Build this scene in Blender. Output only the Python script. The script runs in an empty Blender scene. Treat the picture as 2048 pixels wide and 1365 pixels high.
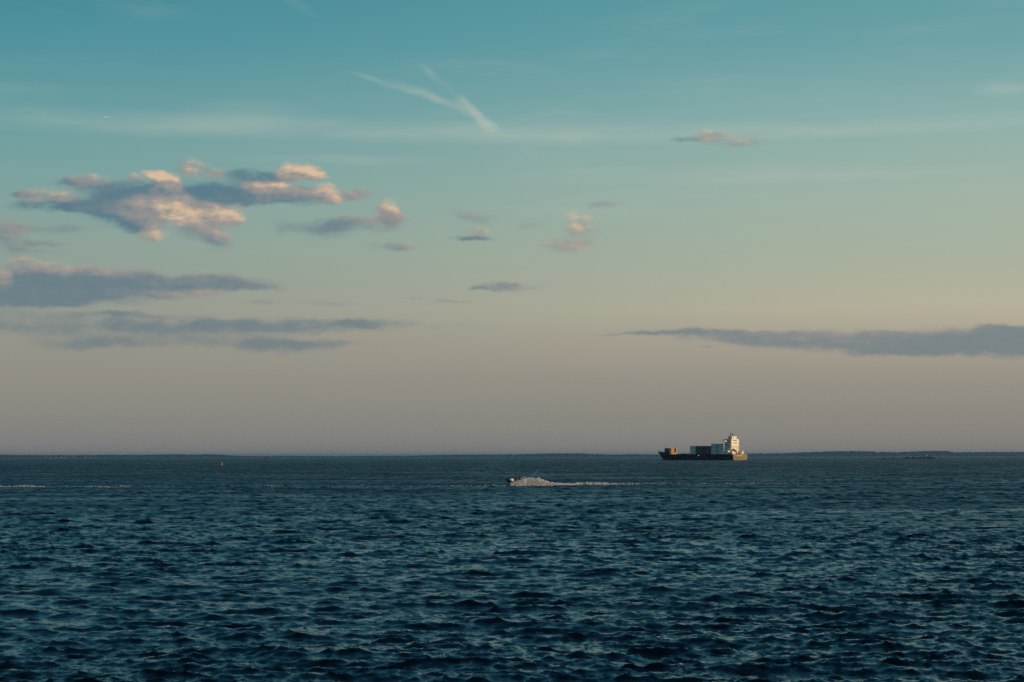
import bpy, bmesh, math, random
import numpy as np
from mathutils import Matrix, Vector, Euler

C = bpy.context.scene.collection
R = math.radians
random.seed(7); rng = np.random.default_rng(11)

# ------------------------------------------------------------------ camera
FPX = 3982.0                      # 70 mm lens on a 36 mm frame, in pixels of the 2048 px photograph
CAMH = 4.6
PITCH = math.atan((914.0 - 682.5) / FPX)
ROLL = 0.0015
cam_d = bpy.data.cameras.new('camera'); cam = bpy.data.objects.new('camera', cam_d); C.objects.link(cam)
cam_d.lens = 70.0; cam_d.sensor_width = 36.0; cam_d.clip_start = 0.1; cam_d.clip_end = 120000
CM = Matrix.Rotation(math.pi / 2 + PITCH, 3, 'X') @ Matrix.Rotation(-ROLL, 3, 'Z')
cam.matrix_world = Matrix.Translation((0, 0, CAMH)) @ CM.to_4x4()
bpy.context.scene.camera = cam

def ray(px, py):
    return (CM @ Vector(((px - 1024) / FPX, (682.5 - py) / FPX, -1.0))).normalized()
def at(px, py, Y):
    d = ray(px, py); t = Y / d.y
    return Vector((d.x * t, Y, CAMH + d.z * t))
def azel(px, py):
    d = ray(px, py); return math.atan2(d.x, d.y), math.asin(d.z)

# ------------------------------------------------------------------ colour helper
def lin(r, g, b):
    f = lambda c: (c / 255 / 12.92) if c / 255 <= .04045 else ((c / 255 + .055) / 1.055) ** 2.4
    return (f(r), f(g), f(b), 1.0)

# ------------------------------------------------------------------ world
SUN_EL = R(9.0)
SUN_H = Vector((0.80, -0.60))                     # horizontal direction towards the sun
sc = bpy.context.scene
w = bpy.data.worlds.new('World'); sc.world = w; w.use_nodes = True
nt = w.node_tree; nt.nodes.clear()
def N(t, **kw):
    n = nt.nodes.new(t)
    for k, v in kw.items(): setattr(n, k, v)
    return n
def put(sock, v):
    if isinstance(v, bpy.types.NodeSocket): nt.links.new(v, sock)
    else: sock.default_value = v
def M(op, a, b=0.0, c=0.0, clamp=False):
    n = N('ShaderNodeMath', operation=op, use_clamp=clamp)
    put(n.inputs[0], a)
    if len(n.inputs) > 1: put(n.inputs[1], b)
    if len(n.inputs) > 2: put(n.inputs[2], c)
    return n.outputs[0]
def V(op, a, b=None):
    n = N('ShaderNodeVectorMath', operation=op); put(n.inputs[0], a)
    if b is not None: put(n.inputs[1], b)
    return n.outputs['Value'] if op == 'DOT_PRODUCT' else n.outputs[0]
def MR(v, a, b, c=0.0, d=1.0, kind='SMOOTHSTEP'):
    n = N('ShaderNodeMapRange', interpolation_type=kind)
    put(n.inputs[0], v)
    for i, x in enumerate((a, b, c, d)): n.inputs[i + 1].default_value = x
    return n.outputs[0]
def MIX(f, a, b):
    n = N('ShaderNodeMix', data_type='RGBA')
    put(n.inputs[0], f); put(n.inputs[6], a); put(n.inputs[7], b)
    return n.outputs[2]
def XYZ(x, y, z):
    n = N('ShaderNodeCombineXYZ'); put(n.inputs[0], x); put(n.inputs[1], y); put(n.inputs[2], z); return n.outputs[0]
def NOISE(v, scale, detail=4, rough=.5):
    n = N('ShaderNodeTexNoise'); put(n.inputs['Vector'], v)
    n.inputs['Scale'].default_value = scale; n.inputs['Detail'].default_value = detail
    n.inputs['Roughness'].default_value = rough
    return n.outputs[0], n.outputs[1]

tc = N('ShaderNodeTexCoord'); sep = N('ShaderNodeSeparateXYZ'); nt.links.new(tc.outputs['Generated'], sep.inputs[0])
dx, dy, dz = sep.outputs
AZ = M('ARCTAN2', dx, dy); EL = M('ARCSINE', dz)
def ramp(stops):
    n = N('ShaderNodeValToRGB'); e = n.color_ramp.elements
    while len(e) > 1: e.remove(e[-1])
    e[0].position = 0; first = True
    for y, c in stops:
        if y is None: continue
        p = y if isinstance(y, float) else math.sqrt(max(0, math.sin((914 - y) / FPX)))
        if first: e[0].position = p; e[0].color = lin(*c); first = False
        else:
            q = e.new(min(p, 1)); q.color = lin(*c)
    return n
HIGH = [(.60, (50, 121, 152)), (.75, (31, 92, 127)), (1.0, (17, 58, 90))]
tpos = M('SQRT', M('MAXIMUM', dz, 0.0))
rl = ramp([(914, (134, 134, 132)), (890, (136, 135, 132)), (830, (142, 140, 133)), (760, (150, 145, 135)), (690, (153, 151, 139)),
           (600, (151, 157, 146)), (500, (144, 164, 153)), (380, (126, 165, 160)), (250, (108, 160, 162)), (100, (78, 148, 158)), (0, (68, 140, 152))] + HIGH)
rr = ramp([(914, (142, 136, 130)), (890, (143, 137, 130)), (830, (148, 142, 133)), (760, (157, 151, 138)), (690, (174, 165, 148)),
           (620, (189, 182, 159)), (520, (175, 183, 162)), (400, (167, 185, 170)), (250, (146, 181, 175)), (100, (112, 166, 170)), (0, (100, 160, 166))] + HIGH)
for n in (rl, rr): nt.links.new(tpos, n.inputs[0])
side = MR(AZ, -.30, .30)
base = MIX(side, rl.outputs[0], rr.outputs[0])
# towards the sun the low sky is brighter and warmer
sund = M('ADD', M('MULTIPLY', dx, SUN_H.x), M('MULTIPLY', dy, SUN_H.y))
glow = M('MULTIPLY', MR(sund, .1, 1.0), MR(dz, 0.7, 0.0))
base = MIX(M('MULTIPLY', glow, .7), base, lin(225, 196, 150))
nish = N('ShaderNodeTexSky'); nish.sky_type = 'NISHITA'; nish.sun_disc = False
nish.sun_elevation = SUN_EL; nish.sun_rotation = math.atan2(SUN_H.x, SUN_H.y)
nish.air_density = 1.0; nish.dust_density = 1.5; nish.ozone_density = 3.0
sc10 = V('SCALE', nish.outputs[0]); sc10.node.inputs['Scale'].default_value = 0.08
base = MIX(.08, base, sc10)

# thin cirrus bands and contrails
wv = XYZ(M('MULTIPLY', AZ, 1.0), M('MULTIPLY', EL, 7.0), 0.0)
wn, _ = NOISE(wv, 9.0, 6, .55)
wn2, _ = NOISE(XYZ(AZ, M('MULTIPLY', EL, 3.0), 3.0), 5.0, 3, .5)
# domain warp shared by all clouds (in radians)
cv = XYZ(AZ, M('MULTIPLY', EL, 1.9), 0.0)
_, w1 = NOISE(cv, 48.0, 6, .65)
_, w2 = NOISE(cv, 14.0, 3, .5)
wsum = V('ADD', V('MULTIPLY', V('SUBTRACT', w1, (.5, .5, .5)), (.017, .0075, 0)), V('MULTIPLY', V('SUBTRACT', w2, (.5, .5, .5)), (.022, .006, 0)))
P2 = V('ADD', XYZ(AZ, EL, 0.0), wsum)
P1 = V('ADD', XYZ(AZ, EL, 0.0), V('MULTIPLY', V('SUBTRACT', w1, (.5, .5, .5)), (.010, .004, 0)))

def puff(P, px, py, rx, ry, rot=0.0, soft=True, both=False):
    a, e = azel(px, py)
    v = V('SUBTRACT', P, (a, e, 0))
    if rot:
        m = N('ShaderNodeVectorRotate', rotation_type='Z_AXIS'); nt.links.new(v, m.inputs[0]); m.inputs['Angle'].default_value = rot; v = m.outputs[0]
    v = V('MULTIPLY', v, (FPX / rx, FPX / ry, 0))
    q = V('DOT_PRODUCT', v, v)
    g = M('SUBTRACT', 1.0, q, clamp=True)
    g = M('MULTIPLY', g, g) if soft else g
    return (g, v) if both else g

D = None; W = None
CL = [  # x, y, rx, ry, weight, warmth
 (380,336,32,16,.8,.7),(424,348,24,10,.8,.75),(500,351,50,13,.7,.05),(562,357,45,11,.7,.05),(608,344,36,18,1.1,1.),(636,352,22,10,.6,.6),
 (260,358,16,9,.7,.8),(304,352,21,10,.9,1.),(328,372,28,19,1.,.9),(172,366,38,15,.8,.5),(130,362,24,8,.5,.15),(240,382,70,15,.9,.03),
 (92,392,42,14,.9,.65),(44,391,24,7,.5,.1),(92,416,60,10,.9,.0),(192,411,62,19,.9,.05),(420,388,120,20,1.3,.0),(520,392,60,12,.6,.15),
 (536,380,36,17,1.,1.),(572,372,24,9,.8,.8),(622,393,64,14,.9,.4),(665,388,25,18,1.,.9),(700,392,22,9,.5,.5),(725,386,28,10,.65,.6),(600,380,22,8,.5,.5),
 (280,404,32,13,.9,.6),(330,420,50,24,1.,.95),(364,414,25,24,1.,1.05),(412,415,28,13,.9,.95),(440,428,48,21,1.,.85),(474,433,20,16,.7,.8),
 (400,458,46,20,.7,.45),(432,478,28,18,.6,.4),(232,428,60,22,.8,.25),(274,444,42,18,.7,.2),(304,468,23,14,.8,.95),(264,456,18,10,.4,.1),
 (777,420,22,22,.7,.75),(784,436,26,18,.55,.4),(722,447,66,14,.75,.42),(648,452,52,14,.45,.1),(572,450,30,16,.28,.0),(672,466,50,13,.35,.2),(640,480,36,10,.2,.1),
 (16,468,42,32,.65,.4),(80,460,64,9,.35,.1),(84,488,42,6,.4,.0),(64,504,64,8,.25,.05),(160,462,50,7,.2,.05),
 (810,490,34,9,.6,.5),(775,489,40,8,.25,.1),(920,420,32,14,.3,.4),(960,430,42,10,.4,.35),(948,460,26,12,.6,.75),(940,473,36,6,.65,.0),(740,500,40,7,.15,.0),
 (1152,447,26,21,.55,.95),(1176,462,34,14,.25,.4),(1132,490,44,13,.6,.65),(1165,484,30,8,.3,.4),(1202,415,36,6,.5,.35),(1062,454,46,8,.25,.2),
 (1372,275,32,6,.5,.05),(1425,266,30,12,.42,.75),(1455,275,48,13,.48,.65),(1505,286,40,7,.45,.6),(395,504,24,6,.2,.3),(402,528,20,3,.25,.0),
 (52,528,32,13,.8,.8),(104,536,26,11,.75,.75),(160,541,60,10,.7,.55),(226,546,64,11,.6,.35),(0,556,20,17,.9,.95),(240,565,190,17,.8,.05),(80,572,120,26,.9,.0),
 (340,561,130,15,.6,.25),(450,569,110,12,.5,.15),(336,587,100,9,.55,.5),(412,587,44,5,.4,.6),(120,592,170,17,.8,.0),(20,606,70,11,.5,.0),(500,574,60,6,.35,.1),
 (515,605,36,5,.35,.1),(650,605,70,6,.35,.2),(1010,576,66,8,.7,.25),(955,583,30,4,.4,.0),(900,608,55,4,.4,.15),(820,600,24,3,.25,.1),
 (130,632,180,10,.4,.0),(290,629,130,6,.4,.0),(280,655,290,15,.65,.0),(530,653,240,16,.6,.05),(730,648,110,9,.45,.0),(180,685,100,14,.55,.0),
 (370,684,180,13,.5,.02),(560,694,95,15,.75,.0),(660,692,90,8,.35,.1),(930,652,90,9,.2,.1),(880,668,60,5,.15,.0),
 (1260,665,90,3.5,.5,.1),(1380,664,120,7,.6,.1),(1480,672,150,12,.65,.15),(1600,680,150,15,.6,.2),(1720,684,130,17,.65,.1),(1840,688,110,22,.9,.0),(1960,686,90,22,1.,.0),
 (2060,686,100,25,1.1,.0),(2200,690,160,26,1.,.0),(1900,662,60,8,.35,.8),(1770,670,44,6,.3,.8),(1990,663,40,10,.5,.1),(1405,697,22,4,.35,.0),(1825,706,100,9,.5,.0),
 (-120,575,200,40,.7,.1),(-230,655,240,20,.6,.0)]
S = None
for x, y, rx, ry, wt, warm in CL:
    g, v = puff(P2, x, y, rx * 1.66, ry * 1.72, both=True)
    gw = M('MULTIPLY', g, wt * 1.12)
    D = gw if D is None else M('ADD', D, gw)
    if warm > 0: W = M('MULTIPLY', gw, warm) if W is None else M('MULTIPLY_ADD', gw, warm, W)
    if ry > 8 and warm > .15:
        sh = M('MULTIPLY', gw, V('DOT_PRODUCT', v, (.55, .75, 0)))
        S = sh if S is None else M('ADD', S, sh)
fn, _ = NOISE(cv, 75.0, 7, .6)
fn2, _ = NOISE(V('ADD', cv, (.0030, .0036, .0)), 75.0, 4, .6)
dens = MR(M('MULTIPLY', D, M('MULTIPLY_ADD', fn, 2.2, -.12)), .03, 1.05)
dens = M('MULTIPLY', dens, MR(EL, .045, .115, .74, .90))
Dp = M('ADD', D, .05)
ratio = M('DIVIDE', W, Dp); form = M('DIVIDE', S, Dp)
relief = M('SUBTRACT', fn, fn2)
lit = M('ADD', M('MULTIPLY', ratio, M('MULTIPLY_ADD', fn, .7, .55)), M('ADD', M('MULTIPLY', form, .55), M('MULTIPLY', relief, M('MULTIPLY_ADD', ratio, 1.1, .35))))
lit = MR(lit, -.1, 1.15, kind='LINEAR')
shade_c = MIX(MR(EL, .04, .13), lin(106, 124, 133), lin(86, 119, 136))
warm_c = MIX(MR(EL, .05, .13), lin(178, 156, 140), lin(226, 192, 158))
mid_c = lin(152, 146, 144)
cc = MIX(MR(lit, .05, .5), shade_c, mid_c); cc = MIX(MR(lit, .42, .95), cc, warm_c)

# cirrus
T = None
for x, y, rx, ry, wt, rot in [
    (770,166,70,6,.5,-.27),(850,189,72,9,.7,-.36),(905,212,40,8,.14,-.42),(865,150,34,7,.35,-.62),(898,174,26,5,.14,-.75),
    (925,207,24,14,.6,-.75),(955,232,48,11,.8,-.85),(985,252,26,9,.4,-.9),(1062,304,34,9,.12,-.6),
    (250,245,420,24,.4,-.01),(760,263,420,22,.42,-.03),(1180,266,420,22,.42,.0),(1750,256,480,18,.34,.03),(500,222,130,22,.22,0),
    (1400,350,500,16,.22,.0),(2010,176,60,13,.35,0),(590,6,50,10,.14,-.5),(1700,352,420,12,.14,0),(640,320,300,10,.14,0),(1780,262,220,10,.2,0)]:
    g = M('MULTIPLY', puff(P1, x, y, rx * 1.3, ry * 1.5, -rot), wt)
    T = g if T is None else M('ADD', T, g)
T = M('MULTIPLY', T, MR(wn, .3, .68, .35, 1.3))
streak = M('MULTIPLY', M('MULTIPLY', MR(wn, .46, .78), MR(wn2, .4, .65)), M('MULTIPLY', MR(EL, .06, .14), .32))
T = M('ADD', T, streak)
T = M('MINIMUM', M('MULTIPLY', T, .62), .8)
cir_c = lin(186, 194, 182)
col = MIX(T, base, cir_c)
col = MIX(dens, col, cc)
bg = N('ShaderNodeBackground'); nt.links.new(col, bg.inputs[0]); bg.inputs[1].default_value = 1.0
wo = N('ShaderNodeOutputWorld'); nt.links.new(bg.outputs[0], wo.inputs[0])
w.cycles.sampling_method = 'MANUAL'; w.cycles.sample_map_resolution = 512

# ------------------------------------------------------------------ sun and exposure
sd = bpy.data.lights.new('sun', 'SUN'); sd.energy = 3.4; sd.angle = R(.5); sd.color = (1.0, .69, .41)
so = bpy.data.objects.new('sun', sd); C.objects.link(so)
sdir = Vector((SUN_H.x * math.cos(SUN_EL), SUN_H.y * math.cos(SUN_EL), math.sin(SUN_EL)))
so.rotation_euler = sdir.to_track_quat('Z', 'Y').to_euler(); so.location = (60, -60, 60)
vs = sc.view_settings; vs.view_transform = 'Standard'; vs.look = 'None'; vs.exposure = 0; vs.gamma = 1; vs.use_curve_mapping = False
sc.render.engine = 'CYCLES'
cy = sc.cycles; cy.use_denoising = False; cy.max_bounces = 6; cy.diffuse_bounces = 3; cy.glossy_bounces = 3
cy.volume_bounces = 1; cy.sample_clamp_indirect = 4; cy.caustics_reflective = False; cy.caustics_refractive = False
cy.use_adaptive_sampling = False

# ------------------------------------------------------------------ materials
MATS = {}
def mat(name, col, rough=.6, metal=0.0, var=.15, scale=2.0, emit=None, spec=.5):
    if name in MATS: return MATS[name]
    m = bpy.data.materials.new(name); m.use_nodes = True; t = m.node_tree; b = t.nodes['Principled BSDF']
    b.inputs['Roughness'].default_value = rough; b.inputs['Metallic'].default_value = metal
    b.inputs['Specular IOR Level'].default_value = spec
    tcn = t.nodes.new('ShaderNodeTexCoord'); no = t.nodes.new('ShaderNodeTexNoise')
    no.inputs['Scale'].default_value = scale; no.inputs['Detail'].default_value = 5
    t.links.new(tcn.outputs['Object'], no.inputs['Vector'])
    mx = t.nodes.new('ShaderNodeMix'); mx.data_type = 'RGBA'
    c = tuple(col)[:3]
    mx.inputs[6].default_value = (*[x * (1 - var) for x in c], 1); mx.inputs[7].default_value = (*[min(1, x * (1 + var)) for x in c], 1)
    t.links.new(no.outputs[0], mx.inputs[0]); t.links.new(mx.outputs[2], b.inputs['Base Color'])
    if emit:
        b.inputs['Emission Color'].default_value = (*emit[:3], 1); b.inputs['Emission Strength'].default_value = emit[3]
    MATS[name] = m; return m

def sea_material():
    m = bpy.data.materials.new('sea_water'); m.use_nodes = True; t = m.node_tree; b = t.nodes['Principled BSDF']
    b.inputs['Base Color'].default_value = (.0004, .0024, .0045, 1); b.inputs['IOR'].default_value = 1.333
    g = t.nodes.new('ShaderNodeTexCoord')
    def noise(scale, sx, sy, detail, rough, rot=0):
        mp = t.nodes.new('ShaderNodeMapping'); mp.inputs['Scale'].default_value = (sx, sy, 0); mp.inputs['Rotation'].default_value = (0, 0, rot)
        t.links.new(g.outputs['Object'], mp.inputs[0])
        n = t.nodes.new('ShaderNodeTexNoise'); n.noise_dimensions = '2D'; n.inputs['Scale'].default_value = scale
        n.inputs['Detail'].default_value = detail; n.inputs['Roughness'].default_value = rough
        t.links.new(mp.outputs[0], n.inputs['Vector']); return n.outputs[0]
    fine = noise(4.0, .5, 1.0, 4, .55, .2)
    swell = noise(.55, .55, 1.0, 4, .6, -.15)
    gust = noise(.018, 1.0, 1.6, 3, .55, .3)
    mr = t.nodes.new('ShaderNodeMapRange'); t.links.new(gust, mr.inputs[0]); mr.inputs[1].default_value = .35; mr.inputs[2].default_value = .65
    mr.inputs[3].default_value = .45; mr.inputs[4].default_value = 1.3
    b1 = t.nodes.new('ShaderNodeBump'); b1.inputs['Distance'].default_value = .03
    t.links.new(mr.outputs[0], b1.inputs['Strength']); t.links.new(fine, b1.inputs['Height'])
    cd = t.nodes.new('ShaderNodeMapRange'); sepn = t.nodes.new('ShaderNodeVectorMath'); sepn.operation = 'LENGTH'
    t.links.new(g.outputs['Object'], sepn.inputs[0]); t.links.new(sepn.outputs['Value'], cd.inputs[0])
    cd.inputs[1].default_value = 80; cd.inputs[2].default_value = 700; cd.inputs[3].default_value = 0.12; cd.inputs[4].default_value = 1.0
    ro = t.nodes.new('ShaderNodeValToRGB'); rm = t.nodes.new('ShaderNodeMapRange'); t.links.new(sepn.outputs['Value'], rm.inputs[0])
    rm.inputs[1].default_value = 0; rm.inputs[2].default_value = 8000; t.links.new(rm.outputs[0], ro.inputs[0])   # unresolved ripples
    el = ro.color_ramp.elements; el[0].color = (.09,) * 3 + (1,); el[1].color = (.42,) * 3 + (1,)
    for p_, v_ in ((.0125, .16), (.024, .32), (.042, .42), (.12, .49), (.35, .47), (.6, .45)): q_ = el.new(p_); q_.color = (v_,) * 3 + (1,)
    gm_ = t.nodes.new('ShaderNodeMapRange'); t.links.new(noise(.045, .45, 1.6, 4, .6, .1), gm_.inputs[0])
    gm_.inputs[1].default_value = .33; gm_.inputs[2].default_value = .67; gm_.inputs[3].default_value = .68; gm_.inputs[4].default_value = 1.28
    mu = t.nodes.new('ShaderNodeMath'); mu.operation = 'MULTIPLY'; t.links.new(ro.outputs[0], mu.inputs[0]); t.links.new(gm_.outputs[0], mu.inputs[1])
    t.links.new(mu.outputs[0], b.inputs['Roughness'])
    b2 = t.nodes.new('ShaderNodeBump'); b2.inputs['Distance'].default_value = .58
    t.links.new(cd.outputs[0], b2.inputs['Strength']); t.links.new(swell, b2.inputs['Height'])
    t.links.new(b1.outputs[0], b2.inputs['Normal']); t.links.new(b2.outputs[0], b.inputs['Normal'])
    return m

# ------------------------------------------------------------------ object helpers
def tag(o, label=None, cat=None, group=None, kind=None):
    if label: o['label'] = label
    if cat: o['category'] = cat
    if group: o['group'] = group
    if kind: o['kind'] = kind
    return o
def empty(name, loc, rz=0, **kw):
    o = bpy.data.objects.new(name, None); C.objects.link(o); o.location = loc; o.rotation_euler = (0, 0, rz); o.empty_display_size = .2
    return tag(o, **kw)
def mesh_np(name, verts, faces, m, smooth=True):
    me = bpy.data.meshes.new(name); k = faces.shape[1]
    me.vertices.add(len(verts)); me.vertices.foreach_set('co', np.ascontiguousarray(verts, dtype=np.float32).ravel())
    me.loops.add(faces.size); me.loops.foreach_set('vertex_index', np.ascontiguousarray(faces, dtype=np.int32).ravel())
    me.polygons.add(len(faces)); me.polygons.foreach_set('loop_start', np.arange(0, faces.size, k, dtype=np.int32))
    me.polygons.foreach_set('use_smooth', np.full(len(faces), smooth)); me.update(calc_edges=True)
    me.materials.append(m)
    return me
def link(name, me, parent=None):
    o = bpy.data.objects.new(name, me); C.objects.link(o)
    if parent: o.parent = parent
    return o
class MB:
    def __init__(s): s.bm = bmesh.new()
    def box(s, x0, x1, y0, y1, z0, z1, bev=0):
        r = bmesh.ops.create_cube(s.bm, size=1)
        for v in r['verts']:
            v.co = ((x0 + x1) / 2 + v.co.x * (x1 - x0), (y0 + y1) / 2 + v.co.y * (y1 - y0), (z0 + z1) / 2 + v.co.z * (z1 - z0))
        if bev:
            ed = list({e for v in r['verts'] for e in v.link_edges})
            bmesh.ops.bevel(s.bm, geom=ed, offset=bev, segments=2, affect='EDGES')
        return s
    def tube(s, a, b, r0, r1=None, n=10):
        a = Vector(a); b = Vector(b); r1 = r0 if r1 is None else r1; d = b - a
        r = bmesh.ops.create_cone(s.bm, segments=n, radius1=r0, radius2=r1, depth=d.length, cap_ends=True)
        mt = Matrix.Translation((a + b) / 2) @ d.to_track_quat('Z', 'Y').to_matrix().to_4x4()
        bmesh.ops.transform(s.bm, matrix=mt, verts=r['verts']); return s
    def ball(s, c, rx, ry, rz, sub=2, jit=0):
        r = bmesh.ops.create_icosphere(s.bm, subdivisions=sub, radius=1)
        for v in r['verts']:
            k = 1 + (random.uniform(-jit, jit) if jit else 0)
            v.co = (c[0] + v.co.x * rx * k, c[1] + v.co.y * ry * k, c[2] + v.co.z * rz * k)
        return s
    def loft(s, secs, cap=True, close=True):
        rows = [[s.bm.verts.new(p) for p in sec] for sec in secs]
        n = len(rows[0])
        for a, b in zip(rows, rows[1:]):
            for i in range(n if close else n - 1):
                j = (i + 1) % n
                try: s.bm.faces.new((a[i], a[j], b[j], b[i]))
                except ValueError: pass
        if cap:
            s.bm.faces.new(list(reversed(rows[0]))); s.bm.faces.new(rows[-1])
        return s
    def build(s, name, m, parent=None, smooth=False):
        bmesh.ops.recalc_face_normals(s.bm, faces=s.bm.faces)
        me = bpy.data.meshes.new(name); s.bm.to_mesh(me); s.bm.free(); me.materials.append(m)
        if smooth:
            for p in me.polygons: p.use_smooth = True
        return link(name, me, parent)

# ------------------------------------------------------------------ sea
WIND = R(-96)     # waves run towards the camera, slightly across
def tile(L, n, seed, k0, k1, rot, frac, lam=2.5):
    r = np.random.default_rng(seed); f = np.fft.fftfreq(n, 1 / n) * 2 * np.pi / L
    kx, ky = np.meshgrid(f, f, indexing='ij'); k = np.hypot(kx, ky); k[0, 0] = 1
    kp = 2 * np.pi / lam; th = np.arctan2(ky, kx) - (WIND - rot)
    c = np.cos(th)
    spread = np.where(c > 0, .03 + .97 * np.abs(c) ** 8, .03 + .08 * np.abs(c) ** 8)
    spread = np.where(k > 8, .16 + .84 * spread, spread)
    P = k ** -4.0 * np.exp(-1.25 * (kp / k) ** 2) * spread; P[(k < k0) | (k >= k1)] = 0; P[0, 0] = 0
    dk = 2 * np.pi / L
    a = np.sqrt(P * frac / 2) * dk * (r.standard_normal((n, n)) + 1j * r.standard_normal((n, n)))
    S = n * n
    return dict(L=L, n=n, rot=rot, h=np.real(np.fft.ifft2(a)) * S, dx=np.real(np.fft.ifft2(1j * kx / k * a)) * S, dy=np.real(np.fft.ifft2(1j * ky / k * a)) * S)
TA = tile(41.0, 1024, 1, .15, 9.5, 0, .5); TA2 = tile(57.3, 1024, 2, .11, 9.5, R(33), .5); TB = tile(6.3, 512, 3, 9.5, 120, R(11), 1.0)
HS = .225
norm = HS / 4 / math.sqrt(TA['h'].var() + TA2['h'].var() + TB['h'].var())
TL = tile(173.0, 512, 4, .25, 2.2, R(7), 1.0, 9.0); TL2 = tile(121.0, 512, 5, .25, 2.2, R(-24), 1.0, 6.5)
for q_, h_ in ((TL, .060), (TL2, .060)):
    k_ = h_ / 4 / q_['h'].std() * 1.6 / norm
    for n_ in ('h', 'dx', 'dy'): q_[n_] = q_[n_] * k_
def samp(t, x, y):
    c, s = math.cos(t['rot']), math.sin(t['rot'])
    u = (c * x + s * y) / t['L'] * t['n']; v = (-s * x + c * y) / t['L'] * t['n']
    i = np.floor(u).astype(np.int64); j = np.floor(v).astype(np.int64); fu = (u - i).astype(np.float32); fv = (v - j).astype(np.float32)
    n = t['n']; i0 = i % n; i1 = (i + 1) % n; j0 = j % n; j1 = (j + 1) % n; out = []
    for key in ('h', 'dx', 'dy'):
        g = t[key]; out.append((g[i0, j0] * (1 - fu) + g[i1, j0] * fu) * (1 - fv) + (g[i0, j1] * (1 - fu) + g[i1, j1] * fu) * fv)
    h, a, b = out
    return h * norm, (c * a - s * b) * norm, (s * a + c * b) * norm
def sea_disp(x, y):
    d = np.hypot(x, y)
    fa = np.clip((2600 - d) / 1200, 0, 1) * np.clip(d / 8, .2, 1); fb = np.clip((260 - d) / 180, .25, 1) * fa
    gust = 1 + .28 * np.sin(x * .031 + y * .011 + 1.7 * np.sin(y * .013)) * np.cos(y * .043 - x * .017) + .12 * np.sin(x * .11 + 2 * np.sin(y * .05))
    h1, a1, b1 = samp(TA, x, y); h2, a2, b2 = samp(TA2, x, y); h3, a3, b3 = samp(TB, x, y)
    for q_ in (TL, TL2):
        hq, aq, bq = samp(q_, x, y); h1 = h1 + hq; a1 = a1 + aq; b1 = b1 + bq
    ga = fa * (.6 + .4 * gust); gb = fb * gust * .85
    lam = 1.15
    return ga * (h1 + h2) + gb * h3, -lam * (ga * (a1 + a2) + gb * a3) * -1, -lam * (ga * (b1 + b2) + gb * b3) * -1
def sea_h(x, y):
    x = np.atleast_1d(np.asarray(x, float)); y = np.atleast_1d(np.asarray(y, float)); return sea_disp(x, y)[0]
d0 = np.concatenate([[.05, 1, 2.5], np.linspace(5, 26, 36)[:-1], np.geomspace(26, 1500, 1650), np.geomspace(1500, 45000, 46)[1:]])
half = R(17.2)
az = np.concatenate([np.linspace(-half, half, 600), np.linspace(half, 2 * math.pi - half, 44)[1:-1]])
DD, AA = np.meshgrid(d0, az, indexing='ij')
X = (DD * np.sin(AA)).ravel(); Y = (DD * np.cos(AA)).ravel()
hh, ox, oy = sea_disp(X, Y)
verts = np.stack([X + ox, Y + oy, hh], 1)
nr, nc = len(d0), len(az)
i = np.arange(nr - 1)[:, None]; j = np.arange(nc)[None, :]; j2 = (j + 1) % nc
faces = np.stack([i * nc + j, i * nc + j2, (i + 1) * nc + j2, (i + 1) * nc + j], -1).reshape(-1, 4)[:, ::-1]
sea = link('sea', mesh_np('sea', verts, faces, sea_material())); tag(sea, kind='structure')
del verts, faces, X, Y, hh, ox, oy, DD, AA

# ------------------------------------------------------------------ far shore
DS = 19000.0
PROF = [(-400,909),(0,909.8),(40,910.5),(100,910.5),(150,910.8),(220,910),(290,910),(340,908.8),(370,909.2),(390,910),(410,908.8),(435,909.2),
 (460,911),(490,912.6),(520,912.9),(560,911.8),(620,912.7),(690,912.8),(740,912),(800,912),(860,910.8),(900,909.8),(1000,909.5),(1050,908.5),
 (1100,907.5),(1160,907),(1200,909),(1230,910),(1260,908.8),(1300,909.5),(1380,908.5),(1500,907.3),(1560,907),(1600,905.5),(1630,904),
 (1680,902.5),(1740,903),(1790,905),(1830,903),(1850,902.4),(1890,902),(1910,905),(1950,904.5),(2048,904.4),(2450,904)]
px_ = np.array([p[0] for p in PROF], float); py_ = np.array([p[1] for p in PROF])
def shore_top(px): return at(px, float(np.interp(px, px_, py_)), DS).z
xs = np.linspace(-400, 2450, 420)
tv = []; prof_rows = [(-260, -1.5), (-200, .6), (-150, .12), (0, 1.), (500, 1.05), (1500, .8), (2500, -1)]
for off, k in prof_rows:
    for p in xs:
        top = max(1.5, shore_top(p) - 9)
        z = {-1.5: -1.5, .6: 1.6, .12: 3.0, -1: -2}.get(k, top * k)
        tv.append((at(p, 900, DS + off).x, DS + off + (random.uniform(-25, 25) if k == .6 else 0), z + (random.uniform(-.5, .5) if k > 0 else 0)))
tv = np.array(tv); nx = len(xs)
i = np.arange(len(prof_rows) - 1)[:, None]; j = np.arange(nx - 1)[None, :]
tf = np.stack([i * nx + j, i * nx + j + 1, (i + 1) * nx + j + 1, (i + 1) * nx + j], -1).reshape(-1, 4)
shore = link('far_shore', mesh_np('far_shore', tv, tf, mat('shore_ground', (.05, .055, .045), .9, scale=.01)))
tag(shore, kind='structure')
bm0 = bmesh.new(); bmesh.ops.create_icosphere(bm0, subdivisions=1, radius=1)
ico_v = np.array([v.co[:] for v in bm0.verts]); ico_f = np.array([[v.index for v in f.verts] for f in bm0.faces]); bm0.free()
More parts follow.
